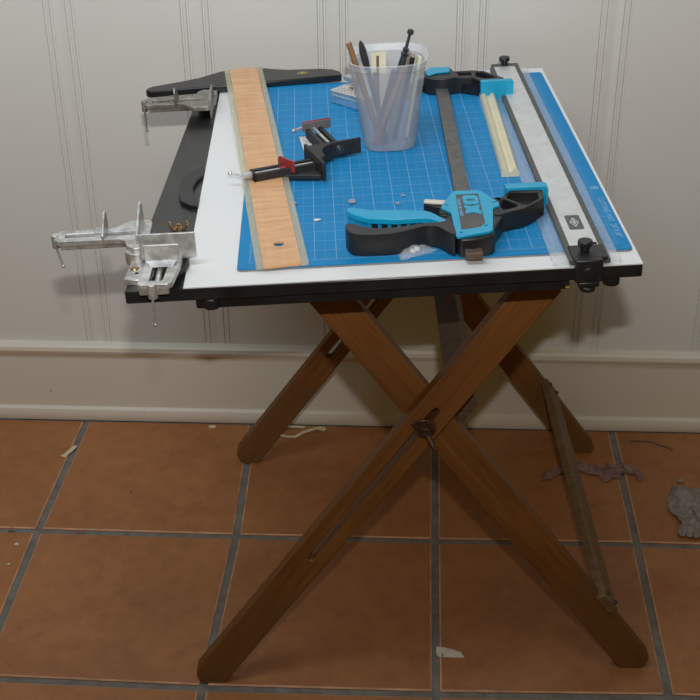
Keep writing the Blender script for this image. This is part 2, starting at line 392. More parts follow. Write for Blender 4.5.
# black painted top, in the drawing board's plane
Tm = Matrix.Translation(TO) @ Matrix.Rotation(TH, 4, 'Z'); Bm = BM.to_4x4(); Bm.translation = BO
def in_table(o): o.matrix_local = Tm.inverted() @ Bm; return o
bm = nb(); plate(bm, rrect(-.045, -.0235, .3485, .545, .004), -.0318, -.0192)
tt = in_table(link('table_top', bm, M_BLACK, tb, bevel=.0012)); tt['label'] = 'black painted panel under the drawing board'
bm = nb(); box(bm, (.345, -.0245, -.0300), (.3493, -.016, -.0215)); in_table(link('paint_chip', bm, M_YELLOW, tb))
for u0 in (.018, .262):
    bm = nb(); box(bm, (u0, .06, -.050), (u0+.038, .52, -.0318)); in_table(link('cleat', bm, M_LEG, tb, bevel=.001))

# ================================================================== DRAWING BOARD
p = Vector((.15, .29, -.0185))
db = bthing('drawing_board', 'black drawing board with a white laminate face lying on the folding table', 'drawing board', p)
bm = nb(); plate(bm, [(-.1165,-.0290),(-.1145,-.0305),(.4215,-.0305),(.4245,-.0290),(.4262,.6215),(-.0800,.6215)], -.0185, -.0042)
link('board_body', bm, M_BLACK, db, bevel=.0012, off=p)
bm = nb(); plate(bm, [(-.0550,-.0300),(.4242,-.0300),(.4258,.6212),(-.0500,.6212)], -.0042, -.0030)
link('laminate_sheet', bm, M_SHEET, db, off=p)
bm = nb()
ho = [(-.020,.2989),(-.0521,.2975),(-.0616,.2893),(-.0705,.2752),(-.0785,.2552),(-.0800,.230),(-.0792,.207),(-.0753,.1887),(-.0634,.1745),(-.0515,.1720),(-.020,.172)]
hi_ = [(-.030,.276),(-.0506,.2738),(-.0600,.2497),(-.0635,.230),(-.0610,.2080),(-.0530,.1960),(-.030,.196)]
plate(bm, [(max(-.0535,a) if a > -.0535 else a, b) for a, b in ho if a < -.05]+[(-.0531,.1718),(-.0531,.2977)][:0], -.0046, .0008, [])
bm.free(); bm = nb()
outer = [(-.0532,.2975),(-.0616,.2893),(-.0705,.2752),(-.0785,.2552),(-.0800,.230),(-.0792,.207),(-.0753,.1887),(-.0634,.1745),(-.0532,.1722)]
inner = [(-.0532,.1960),(-.0610,.2080),(-.0635,.230),(-.0600,.2497),(-.0532,.2700)]
plate(bm, outer+inner, -.0050, .0010); h = link('carrying_handle', bm, M_BLACK2, db, bevel=.0016, off=p, seg=3)
for u, v in ((-.0282,-.0225), (.3950,-.0170), (-.020,.56), (.395,.59)):
    bm = nb(); cyl(bm, (u, v, -.0185), (u, v, -.0310), .0090, seg=24); link('foot', bm, M_BLACK2, db, bevel=.0012, off=p)

# ================================================================== CUTTING MAT
mt = bthing('cutting_mat', 'large blue gridded cutting mat lying on the white board', 'cutting mat', (0,0,-.003))
bm = nb(); plate(bm, rrect(0, 0, .42, .594, .006), .0016, .0030); link('printed_face', bm, M_BLUE, mt)
bm = nb(); plate(bm, rrect(-.0006, -.0010, .4204, .594, .006), 0, .0016); link('grey_core', bm, M_MATEDGE, mt)
text_mesh('printed_lettering', 'CUTTING MAT  24"X18"', .0095, M_PRINT, mt, Matrix.Translation((.4125, .083, .00302)) @ Matrix.Rotation(-PI/2, 4, 'Z'), .00003, 1.05)
bm = nb(); plate(bm, circ((.4120, .165), .0045), .0030, .00306, [circ((.4120,.165), .0030)[::-1]]); plate(bm, circ((.4120, .165), .0016), .0030, .00306); link('printed_emblem', bm, M_PRINT, mt)

# ================================================================== CUTTING GUIDE
p = Vector((.3665, .29, 0))
cg = bthing('straightedge_guide', 'long clear plastic and aluminium straightedge clamped along the right side of the board', 'ruler', p)
V0, V1 = -.0310, .6085
for a, b in ((.3300, .3470), (.3895, .4010)):
    bm = nb(); box(bm, (a, V0, .0008), (b, V1, .0032)); o = link('acrylic_edge', bm, M_CLEAR, cg, bevel=.0005, off=p)
for a, b in ((.3468, .3526), (.3832, .3896)):
    bm = nb(); box(bm, (a, V0-.001, .0008), (b, V1, .0058)); link('black_channel', bm, M_DGREY, cg, bevel=.0006, off=p)
bm = nb(); box(bm, (.3526, .0005, .0012), (.3832, V1-.001, .0068)); al = link('aluminium_strip', bm, M_ALU, cg, bevel=.0005, off=p)
bm = nb(); plate(bm, rrect(.3600,.0395,.3762,.0765,.0020), .0068, .0070); lg = link('label', bm, M_LOGO, al, off=p)
bm = nb(); cx0, cy0 = .3681, .0578
dia = [(cx0-.0052, cy0), (cx0, cy0+.0125), (cx0+.0052, cy0), (cx0, cy0-.0125)]
plate(bm, [(cx0+(x-cx0)*k, cy0+(y-cy0)*k) for k in (1,) for x, y in dia], .00700, .00708, [circ((cx0, cy0), .0029, 16, .0068)[::-1]])
plate(bm, circ((cx0, cy0), .0019, 14, .0048), .00700, .00708); link('emblem', bm, M_SILVERPRINT, lg, off=p)
# near clamp
bm = nb(); box(bm, (.3500, -.0320, .0030), (.3870, .0000, .0078)); box(bm, (.3520, -.0385, -.0180), (.3810, -.0306, .0078)); box(bm, (.3560, -.0385, -.0240), (.3780, -.0240, -.0178))
nc = link('clamp_block', bm, M_BLACK2, cg, bevel=.0014, off=p)
bm = nb(); k = (.3655, -.0150); cyl(bm, (*k, .0080), (*k, .0140), .0050, seg=20); cyl(bm, (*k, .0140), (*k, .0200), .0078, seg=28); link('knob', bm, M_BLACK2, nc, bevel=.0012, off=p)
bm = nb(); box(bm, (.3710, -.0155, .0150), (.3775, -.0137, .0168)); link('knob_pin', bm, M_BLACK2, nc, off=p)
bm = nb(); cyl(bm, (.3660, -.0380, -.0060), (.3660, -.0430, -.0060), .0070, seg=26); link('thumb_wheel', bm, M_BLACK2, nc, bevel=.0008, off=p)
bm = nb(); cyl(bm, (.3665, -.0330, -.0235), (.3665, -.0330, -.0290), .0082, seg=24); link('clamp_foot', bm, M_BLACK2, nc, bevel=.0012, off=p)
bm = nb(); box(bm, (.3400, -.0340, -.0222), (.3475, -.0300, -.0186)); link('clamp_tab', bm, M_BLACK2, nc, off=p)
# far clamp
bm = nb(); box(bm, (.3500, .6060, .0010), (.3900, .6230, .0065)); fc = link('clamp_block', bm, M_DGREY, cg, bevel=.0014, off=p)
bm = nb(); k = (.3690, .6160); cyl(bm, (*k, .0065), (*k, .0125), .0050, seg=20); cyl(bm, (*k, .0125), (*k, .0185), .0078, seg=28); link('knob', bm, M_BLACK2, fc, bevel=.0012, off=p)

# ================================================================== T-SQUARE
p = Vector((.0484, -.0021, .0003)); AT = math.atan2(.0657, .6448)
ts = bthing('t_square', 'wooden t-square with a black curved head lying over the left of the mat', 't-square', p, AT, tilt=Matrix.Rotation(.0158, 4, 'X'))
LT = .648
bm = nb(); plate(bm, [(-.0202,0),(.0202,0),(.0202,LT),(-.0202,LT)], 0, .0030, [circ((.0005,.0515), .0057, 24)[::-1]])
bl = link('blade', bm, M_MAPLE, ts, bevel=.0003)
for s in (-1, 1):
    bm = nb(); box(bm, (s*.0202, 0, .0002), (s*.0280, LT, .0030)); link('plastic_edge', bm, M_EDGE, bl)
for x, y in ((-.0135,.6385), (.0130,.6385), (0,.628), (-.0140,.615), (.0135,.615)):
    bm = nb(); cyl(bm, (x, y, .0028), (x, y, .0034), .0018, seg=12); link('screw', bm, M_STEEL, bl)
bm = nb()
hd = [(-.138,.588),(-.143,.592),(-.145,.598),(-.142,.605),(-.134,.611),(-.112,.617),(-.090,.623),(-.068,.631),(-.050,.642),(-.036,.651),(-.020,.654),(.018,.654),(.034,.650),(.048,.642),(.066,.635),(.090,.631),(.112,.628),(.130,.620),(.1395,.607),(.141,.592),(.138,.590)]
plate(bm, hd, -.0100, -.0001); head = link('head', bm, M_BLACK, ts, bevel=.0022, seg=3)
bm = nb(); plate(bm, circ((.085,.613), .0080, 24, .0050), -.0003, .0002, [circ((.085,.613), .0068, 24, .0038)[::-1]]); plate(bm, circ((.085,.613), .0045, 18, .0020), -.0003, .0002); link('gold_emblem', bm, M_GOLD, head)

# ================================================================== BLACK CORNER CLAMP
p = Vector((.0757, .2855, .0034)); a = rad(19)
bc = bthing('corner_clamp', 'small black corner clamp with a red jaw resting across the t-square blade', 'clamp', p, a)
Z0 = 0.0
bm = nb()
box(bm, (-.003, -.068, Z0), (.0015, .0015, .023)); box(bm, (-.003, -.003, Z0), (.072, .0015, .0195))
plate(bm, [(-.004,-.004),(-.046,-.0240),(-.046,-.0420),(-.003,-.064)], Z0, .006)
plate(bm, [(.004,.001),(.068,.001),(.048,.030),(.026,.030)], Z0, .007)
q = [(.001,.0)] + [(.001+.030*math.cos(rad(t)), -.036+.036*math.sin(rad(t))) for t in range(80, -5, -15)]
plate(bm, [(.0,-.001),(.033,-.001),(.031,-.010),(.024,-.0115),(.017,-.017),(.0125,-.026),(.010,-.042),(.0,-.050)], Z0, .021)
body = link('clamp_body', bm, M_BLACK3, bc, bevel=.0010)
bm = nb(); cyl(bm, (.0430, -.0025, .0095), (.0430, -.0060, .0095), .0066, .0056, 22); cyl(bm, (.0430, -.006, .0095), (.0430, -.0075, .0095), .0040, .0030, 18); link('pivot_bolt', bm, M_DKMETAL, body, bevel=.0005)
def channel(name, x0, x1, c, horizontal):
    bm = nb(); t = .0022; w = .0095; h = .0135
    for a_, b_ in (((x0, c-w, 0), (x1, c-w+.0045, h)), ((x0, c+w-.0045, 0), (x1, c+w, h)), ((x0, c-w, 0), (x1, c+w, .0035)), ((x0, c-w, 0), (x0+.004, c+w, h))):
        if horizontal: box(bm, a_, b_)
        else: box(bm, (-a_[1]+2*0, a_[0], a_[2]), (-b_[1], b_[0], b_[2]))
    return link(name, bm, M_BLACK3, bc, bevel=.0008)
channel('arm', -.082, -.003, -.0335, True)
# second arm runs along +y at x=.037
bm = nb(); x = .037
for a_, b_ in (((x-.0115, .0015, 0), (x-.006, .078, .0120)), ((x+.006, .0015, 0), (x+.0115, .078, .0120)), ((x-.0115, .0015, 0), (x+.0115, .078, .0035))): box(bm, a_, b_)
link('arm', bm, M_BLACK3, bc, bevel=.0008)
bm = nb(); cyl(bm, (-.088, -.0335, .0105), (-.004, -.0335, .0105), .0019, seg=12); sc = link('screw', bm, M_STEEL, bc)
bm = nb(); cyl(bm, (-.0945, -.0335, .0095), (-.082, -.0335, .0095), .0045, seg=18); link('screw_collar', bm, M_STEEL, sc, bevel=.0006)
bm = nb(); cyl(bm, (-.091, -.0335, .0095), (-.105, -.023, .0120), .0015, seg=10); ball(bm, (-.1055,-.0225,.0122), .0030); link('tommy_bar', bm, M_STEEL, sc)
bm = nb(); cyl(bm, (.037, .004, .0105), (.037, .092, .0115), .0021, seg=12); sc = link('screw', bm, M_STEEL, bc)
bm = nb(); cyl(bm, (.036, .090, .0120), (.012, .083, .0105), .0016, seg=10); ball(bm, (.011,.0828,.0105), .0028); link('tommy_bar', bm, M_STEEL, sc)
bm = nb(); plate(bm, [(-.0155,0),(.0155,0),(.0155,.0115),(.0125,.0150),(-.0155,.0150)], 0, .0022, mtx=Matrix(((0,0,1,-.0385),(1,0,0,-.0345),(0,1,0,.0080),(0,0,0,1))))
bmesh.ops.rotate(bm, cent=(-.0385,-.0345,.008), matrix=Matrix.Rotation(rad(20), 3, 'Z'), verts=bm.verts)
v = plate(bm, [(-.0385,-.0400),(-.0385,-.0280),(-.0480,-.0335)], .0075, .0135); link('red_jaw', bm, M_RED, bc, bevel=.0006)['label'] = 'red sliding jaw'
bm = nb(); box(bm, (.0225, .0770, .0085), (.0610, .0792, .0205)); j = link('grey_jaw', bm, M_GREYPAD, bc, bevel=.0008); j['label'] = 'grey sliding jaw'
bm = nb(); box(bm, (.0223, .0792, .0090), (.0612, .0802, .0216)); link('red_edge', bm, M_RED, j, bevel=.0004)
# printed paper scrap underneath
pp = Vector((.075, .353, .0002)); pc = bthing('paper_scrap', 'small printed paper strip sticking out beneath the black corner clamp', 'paper', pp, rad(6))
bm = nb(); plate(bm, [(-.006,-.024),(.006,-.024),(.0095,.026),(-.0065,.028)], 0, .0003); ps = link('sheet', bm, M_PAPER, pc)
bm = nb()
for k in range(9): box(bm, (-.0035, .022-.0045*k, .0003), (.0055, .0212-.0045*k, .00034))
link('print', bm, M_INK, pc)

# ================================================================== OX BAR CLAMP
p = Vector((.253, .06, 0.0002))
ox = bthing('bar_clamp', 'large black and cyan trigger bar clamp lying on the front of the mat', 'clamp', p)
def oxp(name, pts, z0, z1, mat, par=ox, bevel=.001, holes=(), rnd=0, seg=2):
    bm = nb(); plate(bm, smooth_loop(pts, rnd) if rnd else pts, z0, z1, holes); return link(name, bm, mat, par, bevel=bevel, off=p, seg=seg)
bm = nb(); c0 = Vector((.2500, -.0135, .0062)); c1 = Vector((.2672, .525, .0062)); d = (c1-c0).normalized(); n_ = Vector((d.y, -d.x, 0))
plate(bm, [tuple((c0-n_*.0088)[:2]), tuple((c0+n_*.0088)[:2]), tuple((c1+n_*.0088)[:2]), tuple((c1-n_*.0088)[:2])], .0040, .0105)
br = link('steel_bar', bm, M_BAR, ox, bevel=.0006, off=p)
bm = nb(); e = [tuple((c0-d*.001+n_*s+d*t)[:2]) for s, t in ((-.0092,0),(.0092,0),(.0092,.026),(-.0092,.026))]
plate(bm, e, .0035, .0112, [circ(tuple((c0+d*.013)[:2]), .0034, 16)[::-1]]); rr = link('bar_stop', bm, M_RUST, ox, bevel=.0008, off=p); rr['label'] = 'rusty end stop of the steel bar'
body_pts = [(.2215,.0762),(.2404,.1200),(.2721,.1186),(.2881,.0783),(.2875,.0480),(.2770,.0250),(.2735,.0050),(.2665,-.0010),(.2370,-.0035),(.2325,.0100),(.2300,.0330),(.2215,.0500)]
bd = oxp('clamp_body', body_pts, .001, .0225, M_BLACK2, bevel=.002)
holes = [circ(c, .0020, 14)[::-1] for c in ((.2308,.0809),(.2829,.0820),(.2389,.0088),(.2666,.0229))]
dark = [(.2431,.1085),(.2686,.1093),(.2663,.0293),(.2609,.0198),(.2396,.0149)]
cov = oxp('cover_plate', [(.2400,.1164),(.2447,.1186),(.2704,.1168),(.2771,.1058),(.2881,.0794),(.2876,.0722),(.2798,.0669),(.2725,.0108),(.2677,.0064),(.2338,-.0022),(.2322,.0020),(.2330,.0596),(.2235,.0742),(.2254,.0821)], .0225, .0255, M_TEAL, bd, .0007, [dark[::-1]]+holes)
oxp('badge', dark, .0225, .0247, M_DGREY, cov, 0)
lt = nb()
plate(lt, rrect(.2495,.0795,.2664,.1035,.0040), .0247, .0255, [rrect(.2535,.0885,.2625,.0942,.0022)[::-1]])
plate(lt, [(.2492,.0782),(.2575,.0735),(.2662,.0782),(.2662,.0730),(.2638,.0655),(.2662,.0610),(.2660,.0520),(.2575,.0585),(.2488,.0545),(.2490,.0625),(.2512,.0672),(.2490,.0710)], .0247, .0255)
link('raised_letters', lt, M_TEAL, cov, off=p)
text_mesh('small_lettering', 'GROUP PRO SERIES', .0048, M_PRINT, cov, Matrix.Translation(Vector((.2443,.0740,.0249))-p) @ Matrix.Rotation(-PI/2-.02, 4, 'Z'), .0002, 1.15)
for x0, y0, x1, y1 in ((.2222,.0560,.2290,.0590), (.2222,.0630,.2285,.0660), (.2800,.0520,.2870,.0550), (.2805,.0600,.2875,.0630)):
    bm = nb(); box(bm, (x0, y0, .0215), (x1, y1, .0240)); link('rib', bm, M_BLACK2, bd, bevel=.0004, off=p)
# grip and trigger
gp = [(.1158,.0400),(.1200,.0445),(.1260,.0425),(.1360,.0335),(.1520,.0270),(.1751,.0285),(.2020,.0350),(.2185,.0350),(.2300,.0420),(.2330,.0200),(.2330,.0010),(.2260,.0060),(.2170,.0230),(.2080,.0285),(.2000,.0265),(.1850,.0190),(.1684,.0130),(.1438,.0130),(.1260,.0155),(.1195,.0230)]
oxp('handle_grip', gp, .001, .0265, M_BLACK2, bevel=.0070, rnd=1, seg=5)
lv = [(.1200,.0880),(.1235,.0905),(.1290,.0885),(.1456,.0812),(.1784,.0762),(.2055,.0715),(.2127,.0655),(.2244,.0470),(.2290,.0420),(.2190,.0400),(.2094,.0500),(.1987,.0530),(.1715,.0525),(.1424,.0580),(.1300,.0680),(.1205,.0790)]
tr = oxp('trigger_lever', lv, .0175, .0245, M_TEAL, bevel=.0010)
inn = [(.1205,.0865),(.1440,.0790),(.1784,.0742),(.2055,.0695),(.2110,.0640),(.2190,.0500),(.2094,.0560),(.1987,.0590),(.1715,.0590),(.1424,.0650),(.1215,.0790)]
oxp('lever_web', inn, .002, .0180, M_TEALD, tr, .0006)
for q in range(7):
    x0 = .1425+q*.0105; bm = nb(); box(bm, (x0, .0535 if q > 1 else .0575-.002*q, .003), (x0+.0016, .066, .0178)); link('lever_rib', bm, M_TEALD, tr, off=p)
for q in range(5):
    x0 = .1465+q*.0105; yf_ = .0650-(x0-.1424)*.206 if x0 < .1715 else .0590
    bm = nb(); box(bm, (x0, yf_-.0022, .0045), (x0+.0070, yf_+.004, .0150)); link('lever_slot', bm, M_BLACK2, tr, off=p)
rl = oxp('release_lever', [(.2070,.1100),(.2090,.1170),(.2170,.1145),(.2380,.1085),(.2350,.0950),(.2220,.0990)], .003, .0150, M_BLACK2, bevel=.001)
oxp('lever_tip', [(.2070,.1100),(.2090,.1170),(.2170,.1145),(.2360,.1085),(.2345,.1020),(.2170,.1060)], .0150, .0185, M_BONE, rl, .0012)['label'] = 'ivory release tab'
# moving jaw
jo = [(.2780,.1000),(.2929,.0985),(.3060,.1165),(.3420,.1145),(.3400,.0900),(.3330,.0820),(.3137,.0640),(.2866,.0540),(.2770,.0560)]
ji1 = [(.3040,.1110),(.3355,.1095),(.3335,.0900),(.3190,.0745),(.3130,.0775),(.2990,.0965)]
ji2 = [(.2925,.0955),(.2955,.0935),(.3090,.0765),(.3050,.0700),(.2905,.0640),(.2890,.0800)]
jw = oxp('moving_jaw', jo, .001, .0235, M_BLACK2, bevel=.0012, holes=[ji1[::-1], ji2[::-1]])
oxp('jaw_web', [(.2850,.0960),(.3075,.1130),(.3370,.1110),(.3365,.0915),(.3137,.0720),(.2860,.0620)], .002, .0120, M_BLACK3, jw, 0)
pd = oxp('jaw_pad', rrect(.3008,.1150,.3462,.1290,.0016), .0005, .0262, M_TEAL, bevel=.0020)
bm = nb(); box(bm, (.3455,.1120,.0010), (.3485,.1285,.0255)); link('pad_rim', bm, M_TEAL, pd, bevel=.0008, off=p)
# fixed far jaw
fo = [(.2425,.5250),(.2440,.5480),(.2520,.5600),(.2832,.5605),(.2870,.5440),(.3130,.5445),(.3290,.5390),(.3520,.5060),(.3540,.4935),(.3200,.4935),(.3090,.5130),(.2890,.5170),(.2850,.5160),(.2750,.5120),(.2640,.5130),(.2500,.5170)]
fi = [(.3160,.5390),(.3265,.5345),(.3430,.5080),(.3250,.5060),(.3150,.5180)]
fi2 = [(.2905,.5395),(.3090,.5395),(.3110,.5230),(.2920,.5235)]
fj = oxp('fixed_jaw', fo, .001, .0245, M_BLACK2, bevel=.0012, holes=[fi[::-1], fi2[::-1]])
oxp('jaw_web', [(.2880,.5420),(.3130,.5425),(.3280,.5370),(.3500,.5050),(.3200,.5000),(.2890,.5190)], .002, .0160, M_BLACK2, fj, 0)
oxp('jaw_cover', [(.2460,.5330),(.2480,.5480),(.2545,.5600),(.2825,.5589),(.2800,.5370),(.2610,.5340),(.2500,.5250)], .0245, .0268, M_TEAL, fj, .0008)
bm = nb(); plate(bm, rrect(.3180,.0010,.3632,.0268,.0026), 0, .0090, mtx=Matrix(((1,0,0,0),(0,0,-1,.4935),(0,1,0,0),(0,0,0,1))))
pd = link('jaw_pad', bm, M_TEAL, ox, bevel=.0010, off=p)
for k in (1, 2, 3):
    x0 = .3180+.0113*k; bm = nb(); box(bm, (x0-.0005, .4841, .0015), (x0+.0005, .4850, .0262)); link('pad_groove', bm, M_TEALD, pd, off=p)

# ================================================================== WOOD MOULDING
p = Vector((.3240, .352, .0001))
bm = nb(); h = .0105
half = [(.0108,0),(.0108,.0045),(.0096,.0082),(.0070,h),(.0045,.0100),(.0026,.0072),(.0010,.0058)]
pr = half + [(-x, y) for x, y in half[::-1]]
a_ = [bm.verts.new((x, -.142, y)) for x, y in pr]; b_ = [bm.verts.new((x*.96, .146, y)) for x, y in pr]; k = len(pr)
for i in range(k): bm.faces.new((a_[i], a_[(i+1)%k], b_[(i+1)%k], b_[i]))
bm.faces.new(a_[::-1]); bm.faces.new(b_)
o = link('wood_moulding', bm, M_PALE, None, angle=50); 
bplace(o, p, rad(-1.6)); tag(o, 'short pale double-bead wood moulding lying left of the straightedge guide', 'wood strip')

# ================================================================== METAL STAPLER behind the cup
A_ = Vector((.1085, .5085, .0002)); sa = rad(-47)
sg = bthing('staple_gun', 'chrome metal staple tacker lying on the mat behind the plastic cup', 'stapler', A_, sa)
# local x runs from the far-left corner towards the front, y to the right
bm = nb(); plate(bm, [(0,0),(.066,0),(.070,.004),(.070,.118),(.058,.128),(.020,.122),(0,.030)], 0, .0195); b0 = link('metal_housing', bm, M_CHROME, sg, bevel=.0030, seg=3)
bm = nb(); box(bm, (.006, -.0010, .0105), (.062, .0015, .0140)); link('side_rib', bm, M_CHROME, b0, bevel=.0008)
for i in range(7):
    for j in range(3):
        bm = nb(); ball(bm, (.007+.0062*i, .006+.0052*j, .0195), .0017, (1,1,.5), 8); link('embossed_dot', bm, M_CHROME, b0)
bm = nb(); box(bm, (.064, .020, .001), (.076, .132, .010)); link('black_base', bm, M_BLACK2, sg, bevel=.001)
bm = nb(); tube(bm, [(.020,.030,.020),(.012,.040,.028),(.004,.052,.040),(-.002,.062,.048)], .0035, 10); box(bm, (-.012,.040,.019), (.022,.050,.026)); link('lever', bm, M_ALLOY, sg, bevel=.0006)
bm = nb(); cyl(bm, (.024, .020, .0190), (.024, .020, .0225), .0028, seg=12); link('pin', bm, M_BRASS, sg)

# ================================================================== PLASTIC CUP
HC = .117; CC = Vector((.1825, .3420, .0001))
cup = bthing('plastic_cup', 'tall frosted square-rounded plastic cup standing on the mat holding pencils and tools', 'cup', CC)
def ring(h, z, n=40, pw=3.2):
    out = []
    for k in range(n):
        t = 2*PI*k/n; c_, s_ = math.cos(t), math.sin(t)
        rr = h/((abs(c_)**pw+abs(s_)**pw)**(1/pw)); out.append(Vector((rr*c_, rr*s_, z)))
    return out
def skin(levels, close_first=False, close_last=False):
    bm = nb(); rs = [[bm.verts.new(v) for v in ring(h, z)] for h, z in levels]
    for a_, b_ in zip(rs, rs[1:]):
        for k in range(len(a_)): bm.faces.new((a_[k], a_[(k+1)%len(a_)], b_[(k+1)%len(a_)], b_[k]))
    if close_first: bm.faces.new(rs[0][::-1])
    if close_last: bm.faces.new(rs[-1])
    return bm
bm = skin([(.0300,0),(.0322,.0015),(.0334,.006),(.0475,.1075)], True)
o = link('cup_wall', bm, M_CUP, cup)
bm = skin([(.0475,.1075),(.0484,.1085),(.0492,.1145),(.0502,.1160),(.0500,.1172),(.0490,.1172)])
link('cup_rim', bm, M_RIM, cup)
# things standing in the cup: each from its foot on the cup floor to its tip
def stick(name, label, cat, foot, tip, r, mat, tipmat=None, seg=10, taper=None, group=None, flat=None):
    base = CC+Vector(foot); d = Vector(tip)-Vector(foot); L = d.length
    o = bthing(name, label, cat, base, tilt=d.to_track_quat('Z', 'Y').to_matrix().to_4x4(), group=group)
    return o, L
def local_tip(px_u, px_v, px_w): return (px_u-CC.x, px_v-CC.y, px_w-CC.z)
o, L = stick('pencil', 'tan pencil leaning out over the left rim of the cup', 'pencil', (-.012,.010,.004), local_tip(.1352,.345,.133), .0035, None)
bm = nb(); cyl(bm, (0,0,0), (0,0,L), .0036, seg=6); link('shaft', bm, M_PENCIL, o)
bm = nb(); cyl(bm, (0,0,L-.001), (0,0,L+.0005), .0030, seg=6); link('pencil_end', bm, M_LBROWN, o)
o, L = stick('craft_knife', 'dark flat craft knife standing beside the tan pencil in the cup', 'knife', (-.004,-.004,.004), local_tip(.1498,.350,.1335), .004, None)
bm = nb(); tube(bm, [(0,0,0),(0,0,L*.5),(0,0,L*.72),(0,0,L*.80),(0,0,L*.9),(0,0,L*.97),(0,0,L)], .0052, 10, [.8,.8,.8,1.2,1.2,.8,.2])
for v in bm.verts: v.co.y *= .7
link('handle', bm, M_DKMETAL, o); bm = nb(); plate(bm, [(-.003,-.0008),(.003,-.0008),(.003,.0008),(-.003,.0008)], L*.70, L*.79); link('collar', bm, M_BLACK2, o)
o, L = stick('paper_card', 'cream paper card standing against the back of the cup', 'card', (-.008,.028,.004), local_tip(.1730,.380,.1085), .01, None)
bm = nb(); box(bm, (-.0095,-.0005,0), (.0095,.0005,L)); link('card', bm, M_CREAM, o)
o, L = stick('wooden_stick', 'short brown stick in front of the cream card in the cup', 'stick', (-.014,.004,.004), local_tip(.1712,.355,.1115), .002, None)
bm = nb(); cyl(bm, (0,0,0), (0,0,L), .0017, seg=8); link('stick', bm, M_BROWN, o)
o, L = stick('drawing_compass', 'black and steel drawing compass standing tallest in the cup', 'compass', (-.010,.006,.004), local_tip(.2135,.347,.1455), .004, None)
bm = nb(); tube(bm, [(0,0,0),(0,0,L*.45),(0,0,L*.70),(0,0,L*.78)], .0042, 12, [.5,1.0,1.1,.9]); link('compass_leg', bm, M_DKMETAL, o)
bm = nb(); tube(bm, [(0,0,L*.76),(0,0,L*.79),(0,0,L*.80),(0,0,L*.83),(0,0,L*.84),(0,0,L*.95),(0,0,L*.96),(0,0,L*.99),(0,0,L)], .0030, 12, [1.2,1.8,1.0,1.5,.7,.6,1.4,1.4,.7]); link('compass_head', bm, M_DKMETAL, o)
bm = nb(); cyl(bm, (0,-.0035,L*.975), (0,.0035,L*.975), .0024, seg=10); link('thumbscrew', bm, M_CHROME, o)
o, L = stick('scraper', 'beige wooden tool handle behind the compass in the cup', 'tool', (.000,.014,.004), local_tip(.2095,.360,.1150), .005, None)
bm = nb(); tube(bm, [(0,0,0),(0,0,L*.6),(0,0,L*.9),(0,0,L*.97),(0,0,L)], .0060, 12, [.5,.8,1,.9,.5]); link('handle', bm, M_LBROWN, o)
o, L = stick('marker_pen', 'short black pen leaning at the right of the cup', 'pen', (.006,.002,.004), local_tip(.2160,.347,.1145), .003, None)
bm = nb(); cyl(bm, (0,0,0), (0,0,L*.96), .0032, seg=12); link('barrel', bm, M_BLACK2, o); bm = nb(); cyl(bm, (0,0,L*.96), (0,0,L), .0022, seg=12); link('pen_end', bm, M_LBROWN, o)
o, L = stick('reddish_pencil', 'reddish brown pencil slanting from the cup floor to the right', 'pencil', (-.020,-.012,.004), local_tip(.2030,.332,.103), .003, None)
bm = nb(); cyl(bm, (0,0,0), (0,0,L), .0034, seg=6); link('shaft', bm, M_PENCIL, o)
o, L = stick('wooden_stick', 'dark brown stick showing through the left middle of the cup', 'stick', (-.010,-.010,.004), local_tip(.1660,.325,.100), .003, None)
bm = nb(); cyl(bm, (0,0,0), (0,0,L), .0028, seg=8); link('shaft', bm, M_BROWN, o)
o, L = stick('wooden_stick', 'purple brown stick showing through the centre of the cup', 'stick', (-.016,.016,.004), local_tip(.1900,.328,.102), .003, None)
bm = nb(); cyl(bm, (0,0,0), (0,0,L), .0032, seg=8); link('shaft', bm, M_BROWN, o)
o, L = stick('card_slip', 'yellowish card slip at the right rear inside the cup', 'card', (.022,.012,.004), local_tip(.2235,.357,.108), .003, None)
bm = nb(); box(bm, (-.005,-.002,0), (.005,.002,L)); link('card', bm, M_CREAM, o)

